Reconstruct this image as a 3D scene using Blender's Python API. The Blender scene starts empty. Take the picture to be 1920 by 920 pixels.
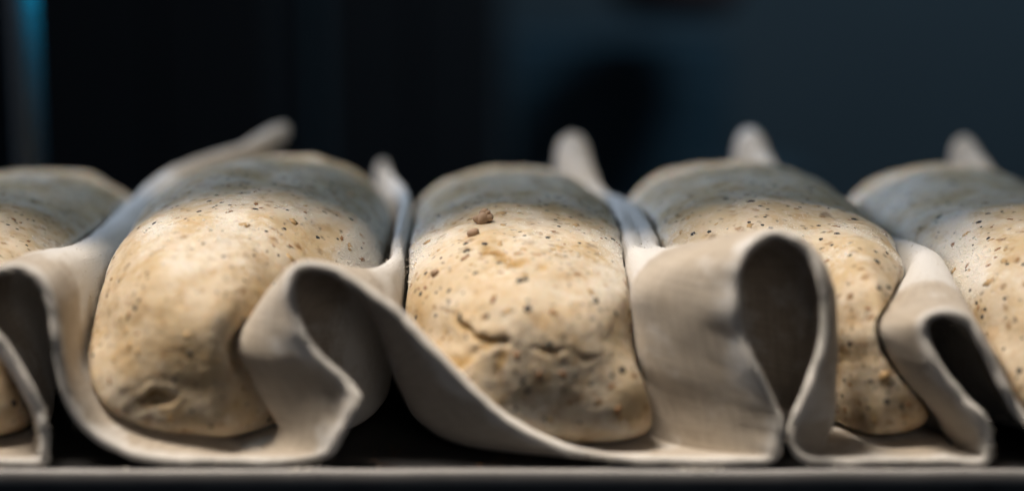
import bpy, bmesh, math, random
import numpy as np
from mathutils import Vector, Matrix

random.seed(7)
rng = np.random.default_rng(7)
SC = bpy.context.scene
COL = SC.collection

# ------------------------------------------------------------------ camera
F = 3300.0                      # focal length in photo pixels (1920 wide)
PITCH = math.radians(10.0)
CAM = np.array([0.0, -0.60, 0.1855])
FWD = np.array([0.0, math.cos(PITCH), -math.sin(PITCH)])
UP = np.array([0.0, math.sin(PITCH), math.cos(PITCH)])
cd = bpy.data.cameras.new('camera'); cam = bpy.data.objects.new('camera', cd); COL.objects.link(cam)
cam.location = CAM; cam.rotation_euler = (math.pi / 2 - PITCH, 0, 0)
cd.sensor_width = 36.0; cd.lens = F / 1920 * 36
cd.clip_start = 0.02; cd.clip_end = 50
cd.dof.use_dof = True; cd.dof.focus_distance = 0.692; cd.dof.aperture_fstop = 2.2
SC.camera = cam

# ------------------------------------------------------------------ world, light, exposure
w = bpy.data.worlds.new('World'); SC.world = w; w.use_nodes = True
w.node_tree.nodes['Background'].inputs[0].default_value = (0.30, 0.50, 0.80, 1)
w.node_tree.nodes['Background'].inputs[1].default_value = 0.02
SC.view_settings.view_transform = 'Standard'; SC.view_settings.look = 'None'
SC.view_settings.exposure = 0.0; SC.view_settings.gamma = 1.0
SC.render.engine = 'CYCLES'; SC.cycles.use_denoising = True
SC.cycles.max_bounces = 8; SC.cycles.sample_clamp_indirect = 4.0

def area(name, loc, target, sx, sy, power, color, spread=180):
    l = bpy.data.lights.new(name, 'AREA'); l.shape = 'RECTANGLE'; l.size = sx; l.size_y = sy
    l.energy = power; l.color = color; l.spread = math.radians(spread)
    o = bpy.data.objects.new(name, l); COL.objects.link(o); o.location = loc
    o.rotation_euler = (Vector(target) - Vector(loc)).to_track_quat('-Z', 'Y').to_euler()
    return o
area('warm_ceiling_lamp', (-0.42, -0.12, 1.38), (0.0, -0.10, 0.05), 0.26, 0.46, 2.4, (1.0, 0.87, 0.73), 44)
area('cool_window_light', (-1.15, 0.42, 0.80), (0.0, 0.15, 0.05), 0.7, 0.5, 1.8, (0.68, 0.80, 1.0), 60)
area('front_fill_light', (0.5, -1.9, 0.9), (0.0, 0.0, 0.05), 1.0, 0.6, 0.15, (1.0, 0.88, 0.76), 40)  # unseen fill added in front to brighten the cloth edges
area('background_lamp', (0.9, 1.0, 1.6), (0.6, 2.6, 0.0), 0.4, 0.4, 17, (0.60, 0.82, 1.0))

# ------------------------------------------------------------------ helpers
def project(P):
    V = P - CAM
    d = V @ FWD
    return 960 + F * V[:, 0] / d, 460 - F * (V @ UP) / d
def at(px, py, Y):              # photo pixel -> point on the upright plane y = Y
    r = FWD + np.array([1.0, 0, 0]) * (px - 960) / F + UP * (460 - py) / F
    return CAM + r * ((Y - CAM[1]) / r[1])

def noise3(P, scale, seed=0, octaves=1):
    out = np.zeros(len(P)); amp = 1.0; tot = 0.0
    for o in range(octaves):
        q = P * scale * (2.0 ** o) + seed * 17.31 + o * 5.7
        i = np.floor(q).astype(np.int64); f = q - i; u = f * f * f * (f * (f * 6 - 15) + 10)
        acc = 0
        for dx in (0, 1):
            for dy in (0, 1):
                for dz in (0, 1):
                    h = ((i[:, 0] + dx) * 374761393 + (i[:, 1] + dy) * 668265263 + (i[:, 2] + dz) * 2147483647 + seed * 974711) & 0xffffffff
                    h = ((h ^ (h >> 13)) * 1274126177) & 0xffffffff
                    h = (h ^ (h >> 16)) & 0xffff
                    wgt = (u[:, 0] if dx else 1 - u[:, 0]) * (u[:, 1] if dy else 1 - u[:, 1]) * (u[:, 2] if dz else 1 - u[:, 2])
                    acc = acc + wgt * (h / 65535.0 * 2 - 1)
        out += acc * amp; tot += amp; amp *= 0.5
    return out / tot
def sstep(a, b, x):
    t = np.clip((x - a) / (b - a), 0, 1); return t * t * (3 - 2 * t)

def mesh_from(name, V, Fc, mat, smooth=True):
    me = bpy.data.meshes.new(name)
    V = np.asarray(V, dtype=np.float32); Fc = np.asarray(Fc, dtype=np.int32)
    n, k = Fc.shape
    me.vertices.add(len(V)); me.vertices.foreach_set('co', V.ravel())
    me.loops.add(n * k); me.loops.foreach_set('vertex_index', Fc.ravel())
    me.polygons.add(n); me.polygons.foreach_set('loop_start', np.arange(0, n * k, k, dtype=np.int32))
    me.polygons.foreach_set('loop_total', np.full(n, k, dtype=np.int32))
    me.update(calc_edges=True); me.validate()
    if smooth: me.polygons.foreach_set('use_smooth', np.ones(len(me.polygons), dtype=bool))
    me.materials.append(mat)
    return me
def link(name, me, parent=None):
    o = bpy.data.objects.new(name, me); COL.objects.link(o)
    if parent is not None: o.parent = parent
    return o
def tag(o, label=None, cat=None, group=None, kind=None):
    for k, v in (('label', label), ('category', cat), ('group', group), ('kind', kind)):
        if v: o[k] = v
    return o
def box_mesh(name, size, mat, bevel=0.0, seg=3):
    bm = bmesh.new(); bmesh.ops.create_cube(bm, size=1.0)
    bmesh.ops.scale(bm, vec=size, verts=bm.verts)
    if bevel: bmesh.ops.bevel(bm, geom=bm.edges[:], offset=bevel, segments=seg, affect='EDGES', profile=0.5)
    me = bpy.data.meshes.new(name); bm.to_mesh(me); bm.free()
    me.materials.append(mat)
    return me

# ------------------------------------------------------------------ materials
class NT:
    def __init__(s, name):
        s.m = bpy.data.materials.new(name); s.m.use_nodes = True
        s.t = s.m.node_tree; s.b = s.t.nodes['Principled BSDF']
    def n(s, typ, **kw):
        nd = s.t.nodes.new(typ)
        for k, v in kw.items():
            if k.startswith('_'): setattr(nd, k[1:], v)
            else: s.set(nd.inputs[k.replace('__', ' ')], v)
        return nd
    def set(s, sock, v):
        if hasattr(v, 'is_output'): s.t.links.new(v, sock)
        else: sock.default_value = v
    def math(s, op, a, b=None, clamp=False):
        nd = s.t.nodes.new('ShaderNodeMath'); nd.operation = op; nd.use_clamp = clamp
        s.set(nd.inputs[0], a)
        if b is not None: s.set(nd.inputs[1], b)
        return nd.outputs[0]
    def ramp(s, fac, a, b):
        nd = s.t.nodes.new('ShaderNodeMapRange'); nd.interpolation_type = 'SMOOTHSTEP'
        s.set(nd.inputs['Value'], fac); nd.inputs['From Min'].default_value = a; nd.inputs['From Max'].default_value = b
        return nd.outputs[0]
    def mix(s, f, a, b):
        nd = s.t.nodes.new('ShaderNodeMix'); nd.data_type = 'RGBA'
        s.set(nd.inputs[0], f); s.set(nd.inputs[6], a); s.set(nd.inputs[7], b)
        return nd.outputs[2]
    def noise(s, vec, scale, detail=3, rough=0.55):
        return s.n('ShaderNodeTexNoise', Vector=vec, Scale=scale, Detail=detail, Roughness=rough).outputs[0]

def simple(name, col, rough=0.6, metal=0.0, nscale=0, namt=0.0):
    t = NT(name); t.b.inputs['Roughness'].default_value = rough; t.b.inputs['Metallic'].default_value = metal
    c = (*col, 1)
    if nscale:
        co = t.n('ShaderNodeTexCoord').outputs['Object']
        nz = t.noise(co, nscale, 4)
        c = t.mix(nz, tuple(x * (1 - namt) for x in col) + (1,), tuple(min(1, x * (1 + namt)) for x in col) + (1,))
    t.set(t.b.inputs['Base Color'], c)
    return t.m

def dough_material():
    t = NT('dough')
    geo = t.n('ShaderNodeNewGeometry'); co = geo.outputs['Position']; nrm = geo.outputs['Normal']
    big = t.noise(co, 45, 3); mid = t.noise(co, 140, 4); fine = t.noise(co, 900, 3)
    c = t.mix(t.ramp(big, 0.32, 0.66), (0.63, 0.55, 0.435, 1), (0.535, 0.415, 0.26, 1))
    c = t.mix(t.math('MULTIPLY', t.ramp(mid, 0.50, 0.68), 0.45), c, (0.44, 0.28, 0.13, 1))
    # grain flakes lying under the skin
    wob = t.n('ShaderNodeVectorMath', _operation='MULTIPLY_ADD')
    nv = t.n('ShaderNodeTexNoise', Vector=co, Scale=330.0, Detail=3.0)
    t.set(wob.inputs[0], nv.outputs['Color']); wob.inputs[1].default_value = (0.0045,) * 3; t.set(wob.inputs[2], co)
    for scale, thr, keep, col, op in ((150, 0.24, 0.42, (0.24, 0.13, 0.05, 1), 0.9), (290, 0.26, 0.55, (0.07, 0.055, 0.05, 1), 0.75), (85, 0.21, 0.50, (0.18, 0.12, 0.075, 1), 0.75), (120, 0.2, 0.7, (0.72, 0.66, 0.56, 1), 0.6)):
        v = t.n('ShaderNodeTexVoronoi', Vector=wob.outputs[0], Scale=float(scale))
        sep = t.n('ShaderNodeSeparateColor'); t.set(sep.inputs[0], v.outputs['Color'])
        on = t.ramp(sep.outputs[0], keep, 1.0)
        r = t.math('MULTIPLY', t.math('SUBTRACT', 1.0, t.ramp(v.outputs['Distance'], thr * 0.4, thr * 1.5)), t.math('POWER', on, 0.5))
        c = t.mix(t.math('MULTIPLY', r, op), c, col)
    # flour dust clinging to the skin
    att = t.n('ShaderNodeAttribute', _attribute_name='flour')
    dn = t.noise(co, 260, 5, 0.7)
    fm = t.math('ADD', att.outputs['Fac'], t.math('MULTIPLY', t.math('SUBTRACT', dn, 0.5), 1.3))
    fm = t.math('MULTIPLY', t.ramp(fm, 0.28, 0.92), 0.8)
    tear = t.n('ShaderNodeAttribute', _attribute_name='tear').outputs['Fac']
    fm = t.math('MULTIPLY', fm, t.math('SUBTRACT', 1.0, tear))
    c = t.mix(t.math('MULTIPLY', tear, 0.85), c, (0.40, 0.25, 0.085, 1))
    c = t.mix(fm, c, (0.72, 0.68, 0.61, 1))
    t.set(t.b.inputs['Base Color'], c)
    t.set(t.b.inputs['Roughness'], t.math('ADD', 0.62, t.math('MULTIPLY', fm, 0.35)))
    t.b.inputs['Specular IOR Level'].default_value = 0.14
    t.b.inputs['Subsurface Weight'].default_value = 0.25
    t.b.inputs['Subsurface Radius'].default_value = (1.0, 0.55, 0.25)
    t.b.inputs['Subsurface Scale'].default_value = 0.004
    h = t.math('ADD', t.math('MULTIPLY', t.noise(co, 420, 4, 0.6), 0.7), t.math('MULTIPLY', fine, 0.25))
    bp = t.n('ShaderNodeBump', Strength=0.55, Distance=0.0010, Height=h)
    t.set(t.b.inputs['Normal'], bp.outputs[0])
    return t.m

def cloth_material():
    t = NT('linen')
    uv = t.n('ShaderNodeUVMap').outputs[0]
    co = t.n('ShaderNodeNewGeometry').outputs['Position']
    th = 0
    for sc_ in ((1.0, 0.08, 1.0), (0.08, 1.0, 1.0)):                 # slubby threads, both ways
        mp = t.n('ShaderNodeMapping', Vector=uv, Scale=sc_)
        nz = t.noise(mp.outputs[0], 1100, 3, 0.6)
        th = nz if th == 0 else t.math('MULTIPLY', t.math('ADD', th, nz), 0.5)
    w1 = t.n('ShaderNodeTexWave', Vector=uv, Scale=520.0, Distortion=2.5, Detail=2.0, _wave_type='BANDS', _bands_direction='X')
    w2 = t.n('ShaderNodeTexWave', Vector=uv, Scale=520.0, Distortion=2.5, Detail=2.0, _wave_type='BANDS', _bands_direction='Y')
    weave = t.math('MULTIPLY', w1.outputs['Fac'], w2.outputs['Fac'])
    fuzz = t.noise(co, 1400, 4, 0.7); blot = t.noise(co, 35, 4); 
    c = t.mix(blot, (0.74, 0.665, 0.56, 1), (0.66, 0.58, 0.475, 1))
    c = t.mix(t.math('MULTIPLY', t.ramp(fuzz, 0.35, 0.7), 0.35), c, (0.46, 0.40, 0.33, 1))
    c = t.mix(t.math('MULTIPLY', t.math('SUBTRACT', 1.0, weave), 0.22), c, (0.42, 0.36, 0.29, 1))
    c = t.mix(t.math('MULTIPLY', t.ramp(t.noise(co, 85, 5, 0.65), 0.52, 0.72), 0.35), c, (0.50, 0.41, 0.30, 1))
    c = t.mix(t.math('MULTIPLY', t.ramp(th, 0.62, 0.36), 0.5), c, (0.36, 0.29, 0.215, 1))
    att = t.n('ShaderNodeAttribute', _attribute_name='flour')  # flour dust, plus the painted light along the cut edge
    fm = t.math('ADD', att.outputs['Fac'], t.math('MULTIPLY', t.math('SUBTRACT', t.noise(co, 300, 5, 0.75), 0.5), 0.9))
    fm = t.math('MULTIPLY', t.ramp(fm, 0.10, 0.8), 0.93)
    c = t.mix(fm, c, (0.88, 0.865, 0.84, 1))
    t.set(t.b.inputs['Base Color'], c)
    t.b.inputs['Roughness'].default_value = 0.95
    t.b.inputs['Specular IOR Level'].default_value = 0.03
    t.b.inputs['Sheen Weight'].default_value = 0.5; t.b.inputs['Sheen Roughness'].default_value = 0.6
    h = t.math('ADD', t.math('ADD', t.math('MULTIPLY', weave, 0.4), t.math('MULTIPLY', th, 2.5)), t.math('MULTIPLY', fuzz, 0.8))
    bp = t.n('ShaderNodeBump', Strength=0.6, Distance=0.0006, Height=h)
    t.set(t.b.inputs['Normal'], bp.outputs[0])
    tr = t.n('ShaderNodeBsdfTranslucent'); t.set(tr.inputs['Color'], c)
    mx = t.n('ShaderNodeMixShader', Fac=0.08); t.set(mx.inputs[1], t.b.outputs[0]); t.set(mx.inputs[2], tr.outputs[0])
    t.set(t.t.nodes['Material Output'].inputs[0], mx.outputs[0])
    return t.m

M_DOUGH = dough_material(); M_CLOTH = cloth_material()
M_BOARD = simple('board_edge', (0.29, 0.29, 0.295), 0.5, 0.0, 60, 0.25)
M_LINT = simple('lint', (0.70, 0.65, 0.58), 0.9)
M_PAN = simple('dark_pan', (0.025, 0.025, 0.027), 0.6, 0.0, 50, 0.4)
M_RAIL = simple('dark_steel', (0.02, 0.028, 0.04), 0.45, 0.3, 30, 0.2)
M_STEEL = simple('post_steel', (0.03, 0.034, 0.038), 0.45, 0.2, 40, 0.15)
M_POPPY = simple('poppy_seed', (0.013, 0.013, 0.016), 0.6, 0, 2000, 0.4)
M_FLAX = simple('flax_seed', (0.25, 0.115, 0.04), 0.4, 0, 900, 0.35)
M_PALE = simple('pale_grain', (0.46, 0.31, 0.15), 0.5, 0, 900, 0.25)
M_NUT = simple('floury_nut', (0.36, 0.25, 0.17), 0.7, 0, 1500, 0.5)
M_FLOUR = simple('flour', (0.80, 0.77, 0.71), 0.95)

# ------------------------------------------------------------------ background
M_WALL = simple('wall_paint', (0.055, 0.075, 0.088), 0.8, 0, 2, 0.12)
M_BLACK = simple('black_lacquer', (0.006, 0.007, 0.010), 0.6, 0, 3, 0.2)
M_TEAL = simple('teal_lacquer', (0.018, 0.050, 0.072), 0.6, 0, 3, 0.15)
M_POT = simple('pot_enamel', (0.022, 0.042, 0.056), 0.6, 0, 3, 0.15)
M_RED = simple('dark_red_enamel', (0.06, 0.022, 0.02), 0.5, 0, 5, 0.2)
wall = link('wall', box_mesh('wall', (6, 0.1, 3.0), M_WALL)); wall.location = (0, 2.75, 0.4)
tag(wall, 'dark slate wall far behind the loaves', 'wall', kind='structure')

def cabinet(px0, px1, ztop, Y, mat, label, name='cabinet'):
    a = at(px0, 100, Y)[0]; b = at(px1, 100, Y)[0]
    root = tag(link(name, None), label, 'cabinet'); root.location = ((a + b) / 2, Y + 0.2, -0.9)
    wd = b - a
    o = link('carcass', box_mesh('carcass', (wd, 0.4, ztop + 0.9), mat, 0.004), root); o.location = (0, 0, (ztop + 0.9) / 2)
    for sx in (-1, 1):
        d = link('door', box_mesh('door', (wd / 2 - 0.006, 0.02, ztop + 0.8), mat, 0.004), root); d.location = (sx * wd / 4, -0.2105, (ztop + 0.9) / 2)
    return root
cabinet(60, 520, 0.9, 1.5, M_BLACK, 'tall black cabinet in the dark behind the steel post')
cabinet(610, 940, 0.9, 1.7, M_BLACK, 'narrow black cabinet in the dark beside the teal cabinet')
cabinet(960, 1370, 0.035, 1.9, M_TEAL, 'low dark teal cabinet in the blurred background')
def lathe(name, prof, mat, loc, parent=None, seg=40):
    V = [(r * math.cos(6.28318 * j / seg), r * math.sin(6.28318 * j / seg), z) for r, z in prof for j in range(seg)]
    Fq = [(i * seg + j, i * seg + (j + 1) % seg, (i + 1) * seg + (j + 1) % seg, (i + 1) * seg + j) for i in range(len(prof) - 1) for j in range(seg)]
    o = link(name, mesh_from(name, V, Fq, mat), parent); o.location = loc; return o
q = at(1400, 385, 1.75)
pot = tag(link('stock_pot', None), 'round black pot in the blurred background in front of the slate wall', 'pot'); pot.location = q
lathe('pot_body', [(0.0, -.06), (.07, -.06), (.082, -.05), (.085, .035), (.088, .04), (.083, .04), (.08, -.045), (0, -.05)], M_POT, (0, 0, 0), pot)
lathe('pot_lid', [(.088, .041), (.06, .058), (.015, .066), (.012, .08), (.018, .088), (0, .092)], M_POT, (0, 0, 0), pot)
q = at(1265, 25, 1.75)
lathe_o = lathe('hanging_pan', [(0.0, 0.0), (.06, 0.0), (.085, .02), (.095, .06), (.093, .06), (.082, .022), (.058, .004), (0, .004)], M_RED, q)
tag(lathe_o, 'dark red pan hanging at the top of the blurred background', 'pan')

# ------------------------------------------------------------------ rack
def part_box(name, size, loc, mat, parent, bevel=0.001):
    o = link(name, box_mesh(name, size, mat, bevel), parent); o.location = loc; return o
rack = tag(link('bakery_rack', None), 'steel rack with an upright post catching blue light behind the loaves', 'rack')
pp = at(50, 150, 0.385)
bm = bmesh.new()
bmesh.ops.create_cone(bm, cap_ends=True, segments=32, radius1=0.0088, radius2=0.0088, depth=1.2)
me = bpy.data.meshes.new('upright'); bm.to_mesh(me); bm.free(); me.materials.append(M_STEEL)
for p in me.polygons: p.use_smooth = len(p.vertices) == 4
for px_ in (pp[0], 0.46):
    up = link('upright', me, rack); up.location = (px_, 0.385, 0.1)
bl = bpy.data.lights.new('blue_post_spot', 'SPOT'); bl.energy = 2.3; bl.color = (0.0, 0.50, 0.85); bl.spot_size = math.radians(70); bl.spot_blend = 1.0; bl.shadow_soft_size = 0.01  # unseen spot added to give the post its blue strip
blo = bpy.data.objects.new('blue_post_spot', bl); COL.objects.link(blo); blo.location = (pp[0] + 0.034, 0.375, 0.205)
blo.rotation_euler = (Vector((pp[0], 0.385, 0.15)) - blo.location).to_track_quat('-Z', 'Y').to_euler()
part_box('front_rail', (1.0, 0.02, 0.03), (0.0, 0.0125, -0.0213), M_RAIL, rack)
part_box('rear_rail', (1.0, 0.02, 0.03), (0.0, 0.36, -0.0212), M_RAIL, rack)
shelf = part_box('shelf_bar', (1.8, 0.122, 0.012), (-0.1, 0.122, 0.29), M_RAIL, rack)

tray = tag(link('baking_tray', None), 'shallow dark baking tray with a worn grey front lip under the cloth', 'tray')
o = link('pan_floor', box_mesh('pan_floor', (0.9, 0.40, 0.0030), M_PAN, 0.0008), tray); o.location = (0, 0.2035, -0.0027)
bm = bmesh.new(); bmesh.ops.create_cube(bm, size=1.0); bmesh.ops.scale(bm, vec=(0.9, 0.0040, 0.0052), verts=bm.verts)
bmesh.ops.bevel(bm, geom=bm.edges[:], offset=0.0014, segments=4, affect='EDGES', profile=0.5)
bmesh.ops.subdivide_edges(bm, edges=[e for e in bm.edges if e.calc_length() > 0.5], cuts=240, use_grid_fill=True)
for v_ in bm.verts:
    n_ = float(noise3(np.array([[v_.co.x, 0, 0]]), 22, 4, 3)[0]); v_.co.z += 0.00035 * n_; v_.co.y += 0.0003 * n_
me = bpy.data.meshes.new('front_lip'); bm.to_mesh(me); bm.free(); me.materials.append(M_BOARD)
for p in me.polygons: p.use_smooth = True
lip_o = link('front_lip', me, tray); lip_o.location = (0, -0.0005, -0.0031)
# ------------------------------------------------------------------ couche cloth
SLOPE = -0.022
FX = [-0.172, -0.0457, 0.0532, 0.1624, 0.268]          # where each pleat stands at y = 0.06
FW = [0.0075, 0.0019, 0.0070, 0.0062, 0.005]
def fx(i, y): return FX[i] + SLOPE * (y - 0.06) + (0.0, -0.018, -0.0145, -0.028, -0.018)[i] * float(sstep(0.20, 0.345, y))
ZT = [                                                   # ridge height at y
    [(0.05, .066), (0.10, .060), (0.20, .058), (0.27, .068), (0.345, .083)],
    [(0.05, .058), (0.10, .060), (0.20, .063), (0.30, .064), (0.345, .063)],
    [(0.05, .065), (0.10, .066), (0.19, .067), (0.26, .054), (0.345, .078)],
    [(0.05, .063), (0.10, .060), (0.20, .050), (0.28, .055), (0.345, .080)],
    [(0.05, .058), (0.10, .054), (0.20, .050), (0.28, .055), (0.345, .076)],
]
def pressed(i, y):
    x = fx(i, y); zs = np.interp(y, [a for a, b in ZT[i]], [b for a, b in ZT[i]]); ww = FW[i] + 0.001 * float(sstep(0.29, 0.33, y))
    lean = 0.0
    if i == 0: lean = 0.055 * float(sstep(0.25, 0.345, y))     # the back of this pleat flops over the next loaf
    pts = [(-0.046, 0), (-0.026, 0), (-ww - .006, .02), (-ww - .002, .2), (-ww, .4), (-ww, .55), (-ww, .7), (-ww * .98, .84), (-ww * .72, .955),
           (0, 1.0), (ww * .72, .955), (ww * .98, .84), (ww, .7), (ww, .55), (ww, .4), (ww + .002, .2), (ww + .006, .02), (0.026, 0), (0.046, 0)]
    out = []
    for k, (dx, f) in enumerate(pts):
        z = f * zs
        if i == 2 and k == 9: z -= 0.004 * float(sstep(0.035, 0.06, y) * (1 - sstep(0.13, 0.2, y)))
        out.append((x + dx + lean * f ** 1.5, y, z + 0.0014))
    return out
FRONT = [
  [(-420,868),(-120,868),(66,868),(84,845),(82,790),(58,730),(14,655),(-28,590),(-22,525),(22,500),(72,522),(96,575),(104,640),(108,695),(124,755),(162,812),(228,850),(300,864),(400,868)],
  [(470,868),(560,866),(618,852),(642,815),(676,756),(655,722),(610,680),(572,630),(545,560),(556,503),(612,502),(680,540),(750,590),(815,655),(880,725),(950,785),(1040,832),(1120,856),(1200,864)],
  [(1270,866),(1370,866),(1452,862),(1468,832),(1470,795),(1448,742),(1412,668),(1388,590),(1398,490),(1450,440),(1512,470),(1544,545),(1546,610),(1532,680),(1502,752),(1486,800),(1486,835),(1510,862),(1570,868)],
  [(1640,868),(1760,868),(1842,866),(1856,840),(1852,795),(1816,752),(1780,710),(1750,665),(1738,608),(1768,588),(1808,596),(1845,650),(1878,715),(1912,775),(1955,822),(2000,845),(2050,860),(2100,866),(2150,868)],
]
BACK1 = [   # the same pleats a little way in from the cut edge
  [(-420,858),(-120,858),(40,856),(70,830),(66,780),(40,720),(0,650),(-30,590),(-20,522),(30,500),(84,508),(112,560),(120,630),(132,690),(162,732),(205,765),(285,795),(380,820),(450,848)],
  [(450,856),(490,850),(516,830),(529,798),(499,742),(474,696),(449,652),(470,608),(508,548),(566,500),(622,505),(676,545),(716,610),(745,680),(775,742),(820,795),(900,832),(1030,850),(1170,853)],
  [(1215,852),(1255,848),(1288,838),(1276,790),(1257,735),(1235,670),(1222,600),(1220,545),(1270,488),(1400,440),(1500,458),(1548,530),(1556,600),(1560,670),(1560,740),(1556,790),(1540,830),(1560,852),(1600,856)],
  [(1660,856),(1740,856),(1800,852),(1800,830),(1775,785),(1735,740),(1700,700),(1672,655),(1662,605),(1730,576),(1800,580),(1836,630),(1868,695),(1900,755),(1945,805),(1990,832),(2040,850),(2100,856),(2150,857)],
]
def lift(P): P[2] = max(P[2], 0.0005); return tuple(P)
stY = [0.002, 0.020, 0.045, 0.075, 0.11, 0.16, 0.22, 0.28, 0.315, 0.345]
stations = []
for s, y in enumerate(stY):
    row = [(-0.40, y, 0.0014), (-0.34, y, 0.0014)]
    for i in range(5):
        pr = pressed(i, max(y, 0.045))
        if i == 4 or s >= 3:
            q = [(p[0], y, p[2]) for p in pressed(i, y if y > .05 else .05)]
        elif s == 0: q = [lift(at(a, b, y)) for a, b in FRONT[i]]
        elif s == 1: q = [lift(at(a, b, y)) for a, b in BACK1[i]]
        else:
            bk = [lift(at(a, b, 0.020)) for a, b in BACK1[i]]
            m = (0.30, 0.72, 0.62, 0.42)[i]
            q = [((1 - m) * b[0] + m * p[0], y, (1 - m) * b[2] + m * p[2]) for b, p in zip(bk, pr)]
        row += q
    row += [(0.34, y, 0.0014), (0.40, y, 0.0014)]
    stations.append(row)
S = np.array(stations)                                   # stations x controls x 3
def catmull(A, n):                                       # A: controls x ... ; centripetal enough for these
    K = len(A); out = []
    for k in range(K - 1):
        p0 = A[max(k - 1, 0)]; p1 = A[k]; p2 = A[k + 1]; p3 = A[min(k + 2, K - 1)]
        for j in range(n):
            t = j / n
            out.append(0.5 * (2 * p1 + (p2 - p0) * t + (2 * p0 - 5 * p1 + 4 * p2 - p3) * t * t + (3 * p1 - p0 - 3 * p2 + p3) * t ** 3))
    out.append(A[-1]); return np.array(out)
G = catmull(np.swapaxes(S, 0, 1), 7)                     # dense x across
U_N = len(G)
G = np.swapaxes(G, 0, 1)                                 # stations x U x 3
ysamp = np.concatenate([np.linspace(0.002, 0.05, 28)[:-1], np.linspace(0.05, 0.345, 80)])
H = np.zeros((len(ysamp), U_N, 3))
def hermite(ys, vals, q):                                # monotone-ish cubic through stations
    d = np.diff(vals, axis=0) / np.diff(ys)[:, None, None]
    m = np.zeros_like(vals); m[0] = d[0]; m[-1] = d[-1]
    h = np.diff(ys)
    for k in range(1, len(ys) - 1): m[k] = (d[k - 1] * h[k] + d[k] * h[k - 1]) / (h[k] + h[k - 1])
    k = np.clip(np.searchsorted(ys, q) - 1, 0, len(ys) - 2)
    hh = h[k]; t = ((q - ys[k]) / hh)[:, None, None]; hh = hh[:, None, None]
    return ((2*t**3-3*t**2+1)*vals[k] + (t**3-2*t**2+t)*hh*m[k] + (-2*t**3+3*t**2)*vals[k+1] + (t**3-t**2)*hh*m[k+1])
H = hermite(np.array(stY), G, ysamp)
H[:, :, 2] = np.maximum(H[:, :, 2], 0.0005)
NV, NU = H.shape[:2]
# soft creases and an uneven cut edge
P = H.reshape(-1, 3)
du = np.gradient(H, axis=1); dv = np.gradient(H, axis=0)
Nn = np.cross(du, dv); Nn /= np.linalg.norm(Nn, axis=2, keepdims=True) + 1e-9
amp = 0.0006 * sstep(0.004, 0.02, H[:, :, 2]).reshape(-1)
P = P + Nn.reshape(-1, 3) * (noise3(P, 70, 3, 2) * amp + noise3(P, 240, 5, 2) * amp * (0.3 + 0.25 * np.exp(-((P[:, 1] - 0.002) / 0.008) ** 2)))[:, None]
edge = np.exp(-((ysamp - 0.002) / 0.006) ** 2).repeat(NU)
P[:, 1] += edge * (noise3(P * np.array([1, 0, 1]), 110, 9, 2) * 0.0022 + 0.0012)
idx = np.arange(NV * NU).reshape(NV, NU)
Q = np.stack([idx[:-1, :-1], idx[:-1, 1:], idx[1:, 1:], idx[1:, :-1]], -1).reshape(-1, 4)
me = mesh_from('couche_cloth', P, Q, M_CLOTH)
uvl = me.uv_layers.new(name='UVMap')
arc = np.concatenate([[0], np.cumsum(np.linalg.norm(np.diff(H[NV // 2], axis=0), axis=1))])
UVv = np.stack([np.tile(arc, NV), ysamp.repeat(NU)], -1)
li = np.zeros(len(me.loops), dtype=np.int32); me.loops.foreach_get('vertex_index', li)
uvl.data.foreach_set('uv', UVv[li].astype(np.float32).ravel())
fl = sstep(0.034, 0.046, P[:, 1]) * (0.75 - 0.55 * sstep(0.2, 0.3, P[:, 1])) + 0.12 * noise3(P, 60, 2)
fl = fl + 0.45 * sstep(0.05, 0.5, noise3(P, 80, 21, 3)) + 0.75 * np.exp(-((P[:, 1] - 0.003) / 0.0035) ** 2)            # flour patches; raw edge paled to look as if it catches light
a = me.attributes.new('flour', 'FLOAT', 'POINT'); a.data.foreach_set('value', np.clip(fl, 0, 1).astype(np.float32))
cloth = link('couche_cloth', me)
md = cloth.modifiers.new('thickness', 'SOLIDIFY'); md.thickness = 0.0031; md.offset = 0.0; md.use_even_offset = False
# lint standing off the linen
nf = 14000
wv = np.exp(-((P[:, 1] - 0.002) / 0.004) ** 2) * 6 + sstep(0.02, 0.05, P[:, 1]) * sstep(0.03, 0.055, P[:, 2]) * (P[:, 1] < 0.2) * 1.0 + 0.08
wv = wv / wv.sum(); fi = rng.choice(len(P), nf, p=wv)
NN = Nn.reshape(-1, 3)
sgn = np.where(rng.random(nf) < 0.5, 1.0, -1.0)[:, None]
edge_f = (P[fi, 1] < 0.006)[:, None]
Bp = P[fi] + rng.normal(0, 0.0006, (nf, 3)) * np.array([1, 0.4, 1])
Bp = Bp + NN[fi] * sgn * 0.0014 * np.where(edge_f, rng.uniform(0, 1, (nf, 1)), 1.0)
Dr = NN[fi] * sgn * 0.8 + np.where(edge_f, np.array([0, -1.0, 0]), 0) + rng.normal(0, 0.7, (nf, 3))
Dr /= np.linalg.norm(Dr, axis=1, keepdims=True)
Ln = rng.uniform(0.0004, 0.0015, (nf, 1)); Sd = np.cross(Dr, rng.normal(0, 1, (nf, 3))); Sd /= np.linalg.norm(Sd, axis=1, keepdims=True)
mid_ = Bp + Dr * Ln * 0.6; tip = Bp + Dr * Ln + rng.normal(0, 0.0003, (nf, 3))
LV = np.stack([Bp - Sd * 3e-5, Bp + Sd * 3e-5, mid_ + Sd * 3e-5, tip], 1); LV[:, :, 2] = np.maximum(LV[:, :, 2], -0.0008)
lint = link('lint', mesh_from('lint', LV.reshape(-1, 3), np.arange(nf * 4).reshape(nf, 4), M_LINT, False), cloth); lint['kind'] = 'stuff'
tag(cloth, 'floury beige linen cloth pleated up between the dough loaves', 'cloth')

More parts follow.
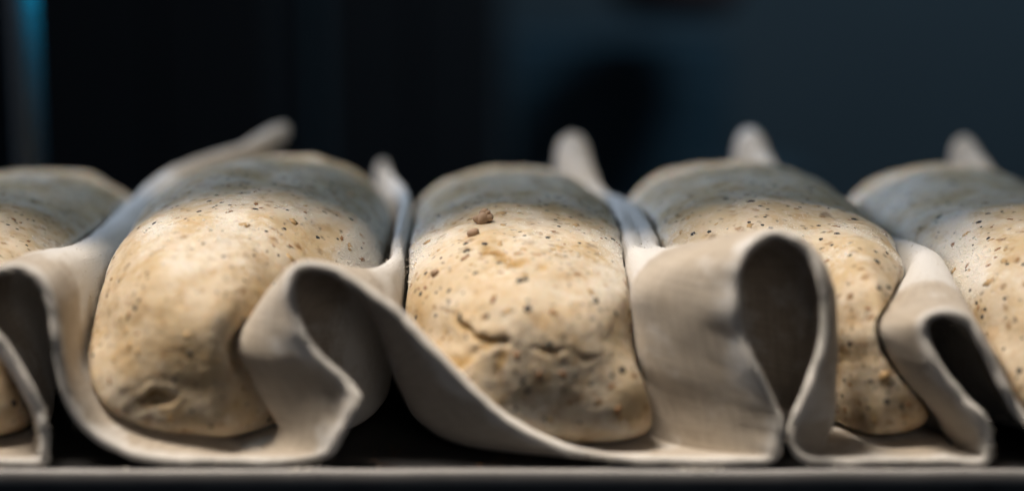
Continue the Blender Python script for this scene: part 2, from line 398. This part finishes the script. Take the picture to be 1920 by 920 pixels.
def grains(name, Pc, Nc, prob, ng, lo, hi, mat, parent, R, lift_=0.0):
    gi = R.choice(len(Pc), ng, p=prob / prob.sum())
    base = np.array([[1,0,0],[-1,0,0],[0,1,0],[0,-1,0],[0,0,1],[0,0,-1]], dtype=float)
    tri = np.array([[0,2,4],[2,1,4],[1,3,4],[3,0,4],[2,0,5],[1,2,5],[3,1,5],[0,3,5]])
    sz = R.uniform(lo, hi, ng) * (1 + 1.3 * (R.random(ng) > .95))
    C = Pc[gi] + R.normal(0, .0005, (ng, 3)); C -= Nc[gi] * ((C - Pc[gi]) * Nc[gi]).sum(1, keepdims=True); C += Nc[gi] * lift_
    GV = (C[:, None, :] + base[None] * sz[:, None, None] * R.uniform(.6, 1.3, (ng, 6, 1))).reshape(-1, 3)
    GF = (tri[None] + (np.arange(ng) * 6)[:, None, None]).reshape(-1, 3)
    o = link(name, mesh_from(name, GV, GF, mat), parent); o['kind'] = 'stuff'
    return o
upn = NN * np.sign(NN[:, 2:3] + 1e-6)
pf = (sstep(0.0, 0.5, noise3(P, 70, 31, 3)) ** 2 + 0.03) * np.abs(NN[:, 2]) * (0.25 + sstep(0.02, 0.05, P[:, 1])) * (P[:, 1] < 0.22)
grains('flour_dust', P, upn, pf, 9000, .00010, .00032, M_FLOUR, cloth, rng, 0.0015)
# crumbs and flour spilled on the tray floor behind the lip
tp = np.stack([rng.uniform(-0.3, 0.3, 4000), rng.uniform(0.003, 0.03, 4000), np.full(4000, -0.0011)], 1)
tn = np.tile(np.array([[0, 0, 1.0]]), (4000, 1))
grains('spilled_flour', tp, tn, sstep(0.1, 0.5, noise3(tp, 60, 41, 2)) + 0.01, 220, .00012, .0004, M_FLAX, tray, rng)
lp = np.stack([rng.uniform(-0.25, 0.25, 3000), rng.uniform(-0.0018, 0.0008, 3000), np.full(3000, -0.00045)], 1)
grains('lip_flour', lp, tn[:3000], sstep(0.1, 0.5, noise3(lp * np.array([1, 0, 0]), 40, 43, 2)) + 0.01, 500, .00012, .00035, M_FLOUR, tray, rng)

# ------------------------------------------------------------------ dough loaves
def box_grid(nx, ny, nz):
    """closed box surface in [-1,1]^3 with nx, ny, nz cells per edge"""
    vid = {}; V = []; Fq = []
    def g(n): return np.tan(np.linspace(-1, 1, n + 1) * math.pi / 4 * 0.92) / math.tan(math.pi / 4 * 0.92)
    gx, gy, gz = g(nx), np.linspace(-1, 1, ny + 1), g(nz)
    gy = np.sign(gy) * (1 - (1 - np.abs(gy)) ** 1.35)            # denser towards both ends
    def v(i, j, k):
        key = (i, j, k)
        if key not in vid: vid[key] = len(V); V.append((gx[i], gy[j], gz[k]))
        return vid[key]
    for i in range(nx):
        for j in range(ny):
            Fq.append((v(i,j,0), v(i,j+1,0), v(i+1,j+1,0), v(i+1,j,0)))
            Fq.append((v(i,j,nz), v(i+1,j,nz), v(i+1,j+1,nz), v(i,j+1,nz)))
    for i in range(nx):
        for k in range(nz):
            Fq.append((v(i,0,k), v(i+1,0,k), v(i+1,0,k+1), v(i,0,k+1)))
            Fq.append((v(i,ny,k), v(i,ny,k+1), v(i+1,ny,k+1), v(i+1,ny,k)))
    for j in range(ny):
        for k in range(nz):
            Fq.append((v(0,j,k), v(0,j,k+1), v(0,j+1,k+1), v(0,j+1,k)))
            Fq.append((v(nx,j,k), v(nx,j+1,k), v(nx,j+1,k+1), v(nx,j,k+1)))
    return np.array(V), np.array(Fq)
FINE = box_grid(150, 190, 140); COARSE = box_grid(80, 130, 76)

def vnormals(V, Fq):
    n = np.cross(V[Fq[:, 2]] - V[Fq[:, 0]], V[Fq[:, 3]] - V[Fq[:, 1]])
    out = np.zeros_like(V)
    for k in range(4): np.add.at(out, Fq[:, k], n)
    return out / (np.linalg.norm(out, axis=1, keepdims=True) + 1e-12)

def seg_dist(px, py, line):
    best = np.full(len(px), 1e9); side = np.zeros(len(px))
    for (x0, y0), (x1, y1) in zip(line[:-1], line[1:]):
        dx, dy = x1 - x0, y1 - y0; L = dx * dx + dy * dy
        t = np.clip(((px - x0) * dx + (py - y0) * dy) / L, 0, 1)
        ex, ey = px - x0 - t * dx, py - y0 - t * dy
        d = np.hypot(ex, ey); m = d < best
        best[m] = d[m]; side[m] = np.sign(dx * ey - dy * ex)[m]
    return best, side

def ico(name, mat, sub=1, scale=(1, 1, 1), jit=0.0):
    bm = bmesh.new(); bmesh.ops.create_icosphere(bm, subdivisions=sub, radius=1)
    for v_ in bm.verts: v_.co = Vector([c * s for c, s in zip(v_.co, scale)]) * (1 + random.uniform(-jit, jit))
    me = bpy.data.meshes.new(name); bm.to_mesh(me); bm.free(); me.materials.append(mat)
    for p in me.polygons: p.use_smooth = True
    return me
SEEDS = {'poppy_seed': [ico('poppy_seed', M_POPPY, 1, (1, .9, .38), .06) for _ in range(2)],
         'flax_seed': [ico('flax_seed', M_FLAX, 1, (1.5, .85, .34), .04) for _ in range(2)],
         'grain_flake': [ico('grain_flake', M_PALE, 1, (1.4, 1.0, .25), .1) for _ in range(2)]}

# how far the cloth lets the dough spread: leg positions by depth row and height
ZB = np.linspace(0, 0.09, 61)
def leg_limits(i, right):
    top = (2 + 19 * i + 9) * 7; k0 = 2 + 19 * i
    seg = slice(top - 14, (k0 + 17) * 7) if right else slice((k0 + 1) * 7, top + 15)
    lim = np.zeros((NV, len(ZB)))
    for r_ in range(NV):
        x = H[r_, seg, 0]; z = H[r_, seg, 2]
        t = np.linspace(0, len(x) - 1, 600); xx = np.interp(t, np.arange(len(x)), x); zz = np.interp(t, np.arange(len(x)), z)
        b = np.clip((zz / 0.09 * 60).round().astype(int), 0, 60)
        v_ = np.full(61, np.nan)
        for q in range(600):
            c = v_[b[q]]
            v_[b[q]] = xx[q] if c != c else (max(c, xx[q]) if right else min(c, xx[q]))
        v_[0:2] = v_[2]
        ok = ~np.isnan(v_); last = np.where(ok)[0][-1]
        v_[:last + 1] = np.interp(ZB[:last + 1], ZB[ok], v_[ok])
        zt = ZB[last]
        for q in range(last + 1, 61): v_[q] = v_[last] + (-1 if right else 1) * (ZB[q] - zt) * 1.6
        lim[r_] = v_
    fr_ = np.where(ysamp < 0.05)[0]
    base_ = lim.copy()
    for r_ in fr_:                                     # stay behind the wall's farthest sweep
        w_ = base_[(ysamp >= ysamp[r_]) & (ysamp <= ysamp[r_] + (0.022 if right and i != 2 else 0.006))]
        lim[r_] = w_.max(0) if right else w_.min(0)
    # one smoothing pass so that the dough does not pick up facets
    for _ in range(3):
        lim[:, 1:-1] = (lim[:, :-2] + 2 * lim[:, 1:-1] + lim[:, 2:]) / 4
    return lim
def sample(lim, y, z):
    r_ = np.interp(y, ysamp, np.arange(NV)); c = np.clip(z / 0.09 * 60, 0, 59.999)
    r0 = np.clip(np.floor(r_).astype(int), 0, NV - 2); c0 = np.floor(c).astype(int); fr = r_ - r0; fc = c - c0
    return (lim[r0, c0] * (1 - fr) * (1 - fc) + lim[r0 + 1, c0] * fr * (1 - fc) + lim[r0, c0 + 1] * (1 - fr) * fc + lim[r0 + 1, c0 + 1] * fr * fc)
def softmax0(d, s): return 0.5 * (d + np.sqrt(d * d + s * s))
def press(W, left, right):
    W = W.copy(); m = 0.0030
    if left >= 0:
        lo = sample(leg_limits(left, True), W[:, 1], W[:, 2]) + m
        W[:, 0] = lo + softmax0(W[:, 0] - lo, 0.003)
    hi = sample(leg_limits(right, False), W[:, 1], W[:, 2]) - m
    W[:, 0] = hi - softmax0(hi - W[:, 0], 0.003)
    return W

def make_loaf(k, xc, half, y0, y1, top, label, seed, creases=(), lumps=(), flourpx=(), nseeds=290):
    BG_V, BG_F = FINE if k in (2, 3, 4) else COARSE
    V = BG_V.copy()
    r = np.abs(V)
    ce = 2.3 + 2.2 * sstep(0.2, -0.6, V[:, 2])                  # squarer below, round on top
    n_ex = 2.6 + 2.9 * sstep(0.2, -0.7, V[:, 2])
    cross = (r[:, 0] ** ce + r[:, 2] ** ce) ** (1 / ce)
    norm = (cross ** n_ex + r[:, 1] ** n_ex) ** (1 / n_ex)
    V = V / norm[:, None]
    yc, hl = (y0 + y1) / 2, (y1 - y0) / 2
    X = V[:, 0] * half; Y = V[:, 1] * hl
    Zc = top * 0.47
    Z = np.where(V[:, 2] > 0, V[:, 2] * (top - Zc), V[:, 2] * Zc * 1.12) + Zc
    Z = np.where(Z < 0.006, 0.0032 + 0.0028 * np.exp((Z - 0.006) / 0.0028), Z)      # sits flat
    W = np.stack([X, Y, Z], 1)
    W[:, 0] += 0.0025 * noise3(np.stack([Y * 0 + seed, Y, Y * 0], 1), 14, seed)
    W[:, 2] += sstep(0.3, 1, V[:, 2]) * 0.003 * noise3(np.stack([Y * 0, Y, Y * 0 + seed], 1), 12, seed + 1)
    W[:, 1] += yc
    W[:, 0] += xc + SLOPE * (W[:, 1] - 0.06)
    if k == 4:                                             # this end overhangs its foot
        W[:, 1] += 0.005 * sstep(0.050, 0.022, W[:, 2]) * sstep(0.09, 0.02, W[:, 1])
    if k == 2:                                             # its foot rides up on the cloth at one corner
        zf = 0.003 + 0.22 * np.clip(at(480, 830, 0.03)[0] - W[:, 0], 0, 0.06) * sstep(0.13, 0.03, W[:, 1])
        W[:, 2] = zf + softmax0(W[:, 2] - zf, 0.002)
    for kk, pa, pb, dp in ((2, 400, 590, 0.038), (4, 1660, 1550, 0.030)):      # corners tucked behind the flaring pleats
        if k == kk: W[:, 1] += dp * sstep(at(pa, 700, 0.02)[0], at(pb, 700, 0.02)[0], W[:, 0]) * sstep(0.12, 0.02, W[:, 1])
    W = press(W, k - 2, k - 1)
    N = vnormals(W, BG_F)
    free = sstep(0.004, 0.014, W[:, 2])
    W += N * (free * (0.0022 * noise3(W, 38, seed, 2) + 0.0007 * noise3(W, 120, seed + 3, 3)))[:, None]
    # folds and splits in the dough, placed where the photograph shows them
    N = vnormals(W, BG_F)
    px, py = project(W)
    face = sstep(0.0, 0.25, (N * (CAM - W) / np.linalg.norm(CAM - W, axis=1, keepdims=True)).sum(1))
    pxw = px + 7 * noise3(W, 200, seed + 5, 2); pyw = py + 9 * noise3(W, 200, seed + 6, 2)
    tear = np.zeros(len(W))
    for line, wid, dep, lip in creases:
        wid, dep = wid * 1.35, dep * 0.8
        d, side = seg_dist(pxw, pyw, line)
        e = np.minimum(np.hypot(px - line[0][0], py - line[0][1]), np.hypot(px - line[-1][0], py - line[-1][1]))
        dep = dep * (0.35 + 0.65 * sstep(0, 40, e)) * (0.75 + 0.5 * noise3(W, 300, seed + 4)); lip = lip * sstep(0, 50, e)
        disp = -dep * np.exp(-(d / wid) ** 2) + lip * np.exp(-((d - wid * 2.0) / (wid * 1.3)) ** 2) * (side < 0)
        W += N * (face * disp)[:, None]
        tear = np.maximum(tear, face * sstep(0, 25, e) * np.exp(-(d / (wid * 1.15)) ** 2) * min(1.0, dep.max() / 0.0018))
    for (lx, ly, rad, hgt) in lumps:
        d = np.hypot(px - lx, py - ly); W += N * (face * hgt * np.exp(-(d / rad) ** 2))[:, None]
    root = tag(link('dough_loaf', None), label, 'dough loaf', 'seeded dough loaves proofing in the cloth')
    root.location = (xc, y0 + 0.02, 0)
    off = np.array(root.location)
    me = mesh_from('dough_body', W - off, BG_F, M_DOUGH)
    N = vnormals(W, BG_F)
    sidez = sstep(0.55, 0.95, np.abs(N[:, 0])) * sstep(0.03, 0.055, W[:, 2])
    fl = 0.20 + 0.65 * sidez * sstep(0.04, 0.09, W[:, 1]) + 0.42 * noise3(W, 75, seed + 8, 3) + 0.10 * sstep(0.5, 0.9, N[:, 2])
    for (lx, ly, rad, am) in flourpx:
        fl += face * am * np.exp(-(np.hypot(px - lx, py - ly) / rad) ** 2)
    fl = np.clip(fl, 0, 1)
    a = me.attributes.new('flour', 'FLOAT', 'POINT'); a.data.foreach_set('value', fl.astype(np.float32))
    a = me.attributes.new('tear', 'FLOAT', 'POINT'); a.data.foreach_set('value', np.clip(tear, 0, 1).astype(np.float32))
    body = link('dough_body', me, root)
    # seeds pressed into the skin
    cand = np.where((W[:, 2] > 0.008) & (N[:, 2] > -0.5) & (face > 0.05))[0]
    R = np.random.default_rng(seed * 13 + 1)
    fa = np.linalg.norm(np.cross(W[BG_F[:, 2]] - W[BG_F[:, 0]], W[BG_F[:, 3]] - W[BG_F[:, 1]]), axis=1)
    va = np.zeros(len(W))
    for q_ in range(4): np.add.at(va, BG_F[:, q_], fa)
    va = va[cand] * (0.6 + 0.8 * (noise3(W[cand], 60, seed + 2, 2) > 0)); va /= va.sum()
    pick = R.choice(cand, nseeds * 3, replace=False, p=va)
    kept = []
    for i in pick:
        if all((W[i] - W[j]) @ (W[i] - W[j]) > 0.0022 ** 2 for j in kept):
            kept.append(i)
        if len(kept) >= nseeds: break
    for i in kept:
        kind = R.choice(['poppy_seed', 'flax_seed', 'grain_flake'], p=[0.56, 0.20, 0.24])
        s = {'poppy_seed': R.lognormal(math.log(.00122), .28), 'flax_seed': R.uniform(.0010, .0018), 'grain_flake': R.uniform(.0009, .0024)}[kind]
        me_s = SEEDS[kind][R.integers(2)]
        nrm = Vector(N[i]); q = nrm.to_track_quat('Z', 'Y').to_matrix().to_4x4()
        sink = {'poppy_seed': .20, 'flax_seed': .20, 'grain_flake': .16}[kind] * s
        o = link(kind, me_s, root)
        o.matrix_local = Matrix.Translation(Vector(W[i] - off) - nrm * sink) @ q @ Matrix.Rotation(R.uniform(0, 6.28), 4, 'Z') @ Matrix.Scale(s, 4)
    # loose flour on the skin
    pw = np.clip(fl[cand] - 0.38, 0, 1) ** 1.5; pw /= pw.sum()
    ng = 5200
    gi = R.choice(cand, ng, p=pw)
    base = np.array([[1,0,0],[-1,0,0],[0,1,0],[0,-1,0],[0,0,1],[0,0,-1]], dtype=float)
    tri = np.array([[0,2,4],[2,1,4],[1,3,4],[3,0,4],[2,0,5],[1,2,5],[3,1,5],[0,3,5]])
    sz = R.uniform(.00010, .00032, ng) * (1 + 1.2 * (R.random(ng) > .95))
    C = W[gi] - off + R.normal(0, .0004, (ng, 3)); C -= N[gi] * ((C - (W[gi] - off)) * N[gi]).sum(1, keepdims=True)
    GV = (C[:, None, :] + base[None] * sz[:, None, None] * R.uniform(.6, 1.3, (ng, 6, 1))).reshape(-1, 3)
    GF = (tri[None] + (np.arange(ng) * 6)[:, None, None]).reshape(-1, 3)
    fo = link('flour_dust', mesh_from('flour_dust', GV, GF, M_FLOUR), root); fo['kind'] = 'stuff'
    return root, W, N, px, py, face, off

make_loaf(1, -0.227, 0.0585, 0.010, 0.325, 0.076, 'seeded dough loaf on the far side of the pleat whose back flops over', 11)
make_loaf(2, -0.109, 0.0590, 0.008, 0.325, 0.084, 'wide seeded dough loaf with a small dark gash low on its end', 12,
    creases=[([(246, 766), (264, 752), (290, 738), (324, 746)], 5, .0030, .0006), ([(262, 770), (290, 756), (318, 750)], 5, .0025, 0), ([(205, 640), (240, 690), (262, 720)], 16, .0008, .0004)],
    flourpx=[(420, 450, 60, .4), (330, 470, 50, .4), (660, 470, 40, .5), (690, 430, 40, .5), (300, 400, 50, .4)])
L3 = make_loaf(3, 0.0055, 0.0550, 0.006, 0.325, 0.078, 'narrow seeded dough loaf with a split seam and a nut cluster on its end', 13,
    creases=[([(843, 590), (866, 606), (890, 626), (918, 637), (946, 641)], 5.5, .0034, .0012), ([(892, 660), (918, 640), (944, 642)], 5, .0028, 0), ([(1002, 650), (1026, 656), (1058, 655)], 3.5, .0026, .0008),
             ([(1072, 662), (1096, 672), (1128, 668)], 5, .0009, .0005), ([(830, 672), (860, 680), (892, 660)], 6, .0020, .0008), ([(940, 648), (934, 705)], 5, .0018, 0),
             ([(888, 461), (930, 470), (962, 486), (990, 499)], 6, .0042, -.0022), ([(1000, 500), (1018, 496), (1034, 484)], 6, .0022, .0003)],
    lumps=[(970, 580, 60, .0012), (1080, 600, 50, .0010)],
    flourpx=[(1145, 805, 40, .55), (1000, 775, 40, .35), (1180, 460, 50, .6), (1150, 540, 40, .35), (790, 430, 60, .5), (1130, 620, 40, .15)])
make_loaf(4, 0.1085, 0.0575, 0.010, 0.325, 0.081, 'smooth seeded dough loaf between the tall open pleat and the leaning pleat', 14,
    creases=[([(1540, 676), (1600, 670), (1660, 668)], 14, .0008, .0006)], flourpx=[(1560, 450, 90, .2)])
make_loaf(5, 0.2155, 0.0540, 0.010, 0.325, 0.077, 'seeded dough loaf with a heavy streak of white flour along its side', 15,
    flourpx=[(1810, 470, 50, .6), (1820, 540, 50, .5), (1680, 370, 70, .5), (1790, 420, 40, .5)])

# the nut cluster stuck on the narrow loaf
root, W, N, px, py, face, off = L3
def stick(name, lx, ly, sizes):
    d = np.hypot(px - lx, py - ly) + (face < 0.05) * 1e6; i = int(np.argmin(d))
    n = Vector(N[i])
    for (dx, dy, dz, s) in sizes:
        o = link(name, ico(name, M_NUT, 2, (1.15, .9, .85), .10), root)
        o.matrix_local = Matrix.Translation(Vector(W[i] - off) + Vector((dx, dy, dz)) + n * s * 0.35) @ Matrix.Rotation(random.uniform(0, 3), 4, 'Y') @ Matrix.Scale(s, 4)
stick('nut_piece', 905, 418, [(0, 0, 0.0006, .0028), (.0022, 0, .0014, .0021), (-.0019, 0, .0008, .0018), (.0004, .001, .0034, .0018), (.0018, 0, .0036, .0012)])
stick('nut_piece', 887, 438, [(0, 0, 0, .0022), (-.0012, 0, -.001, .0014)])
stick('nut_piece', 818, 512, [(0, 0, 0, .0016)])
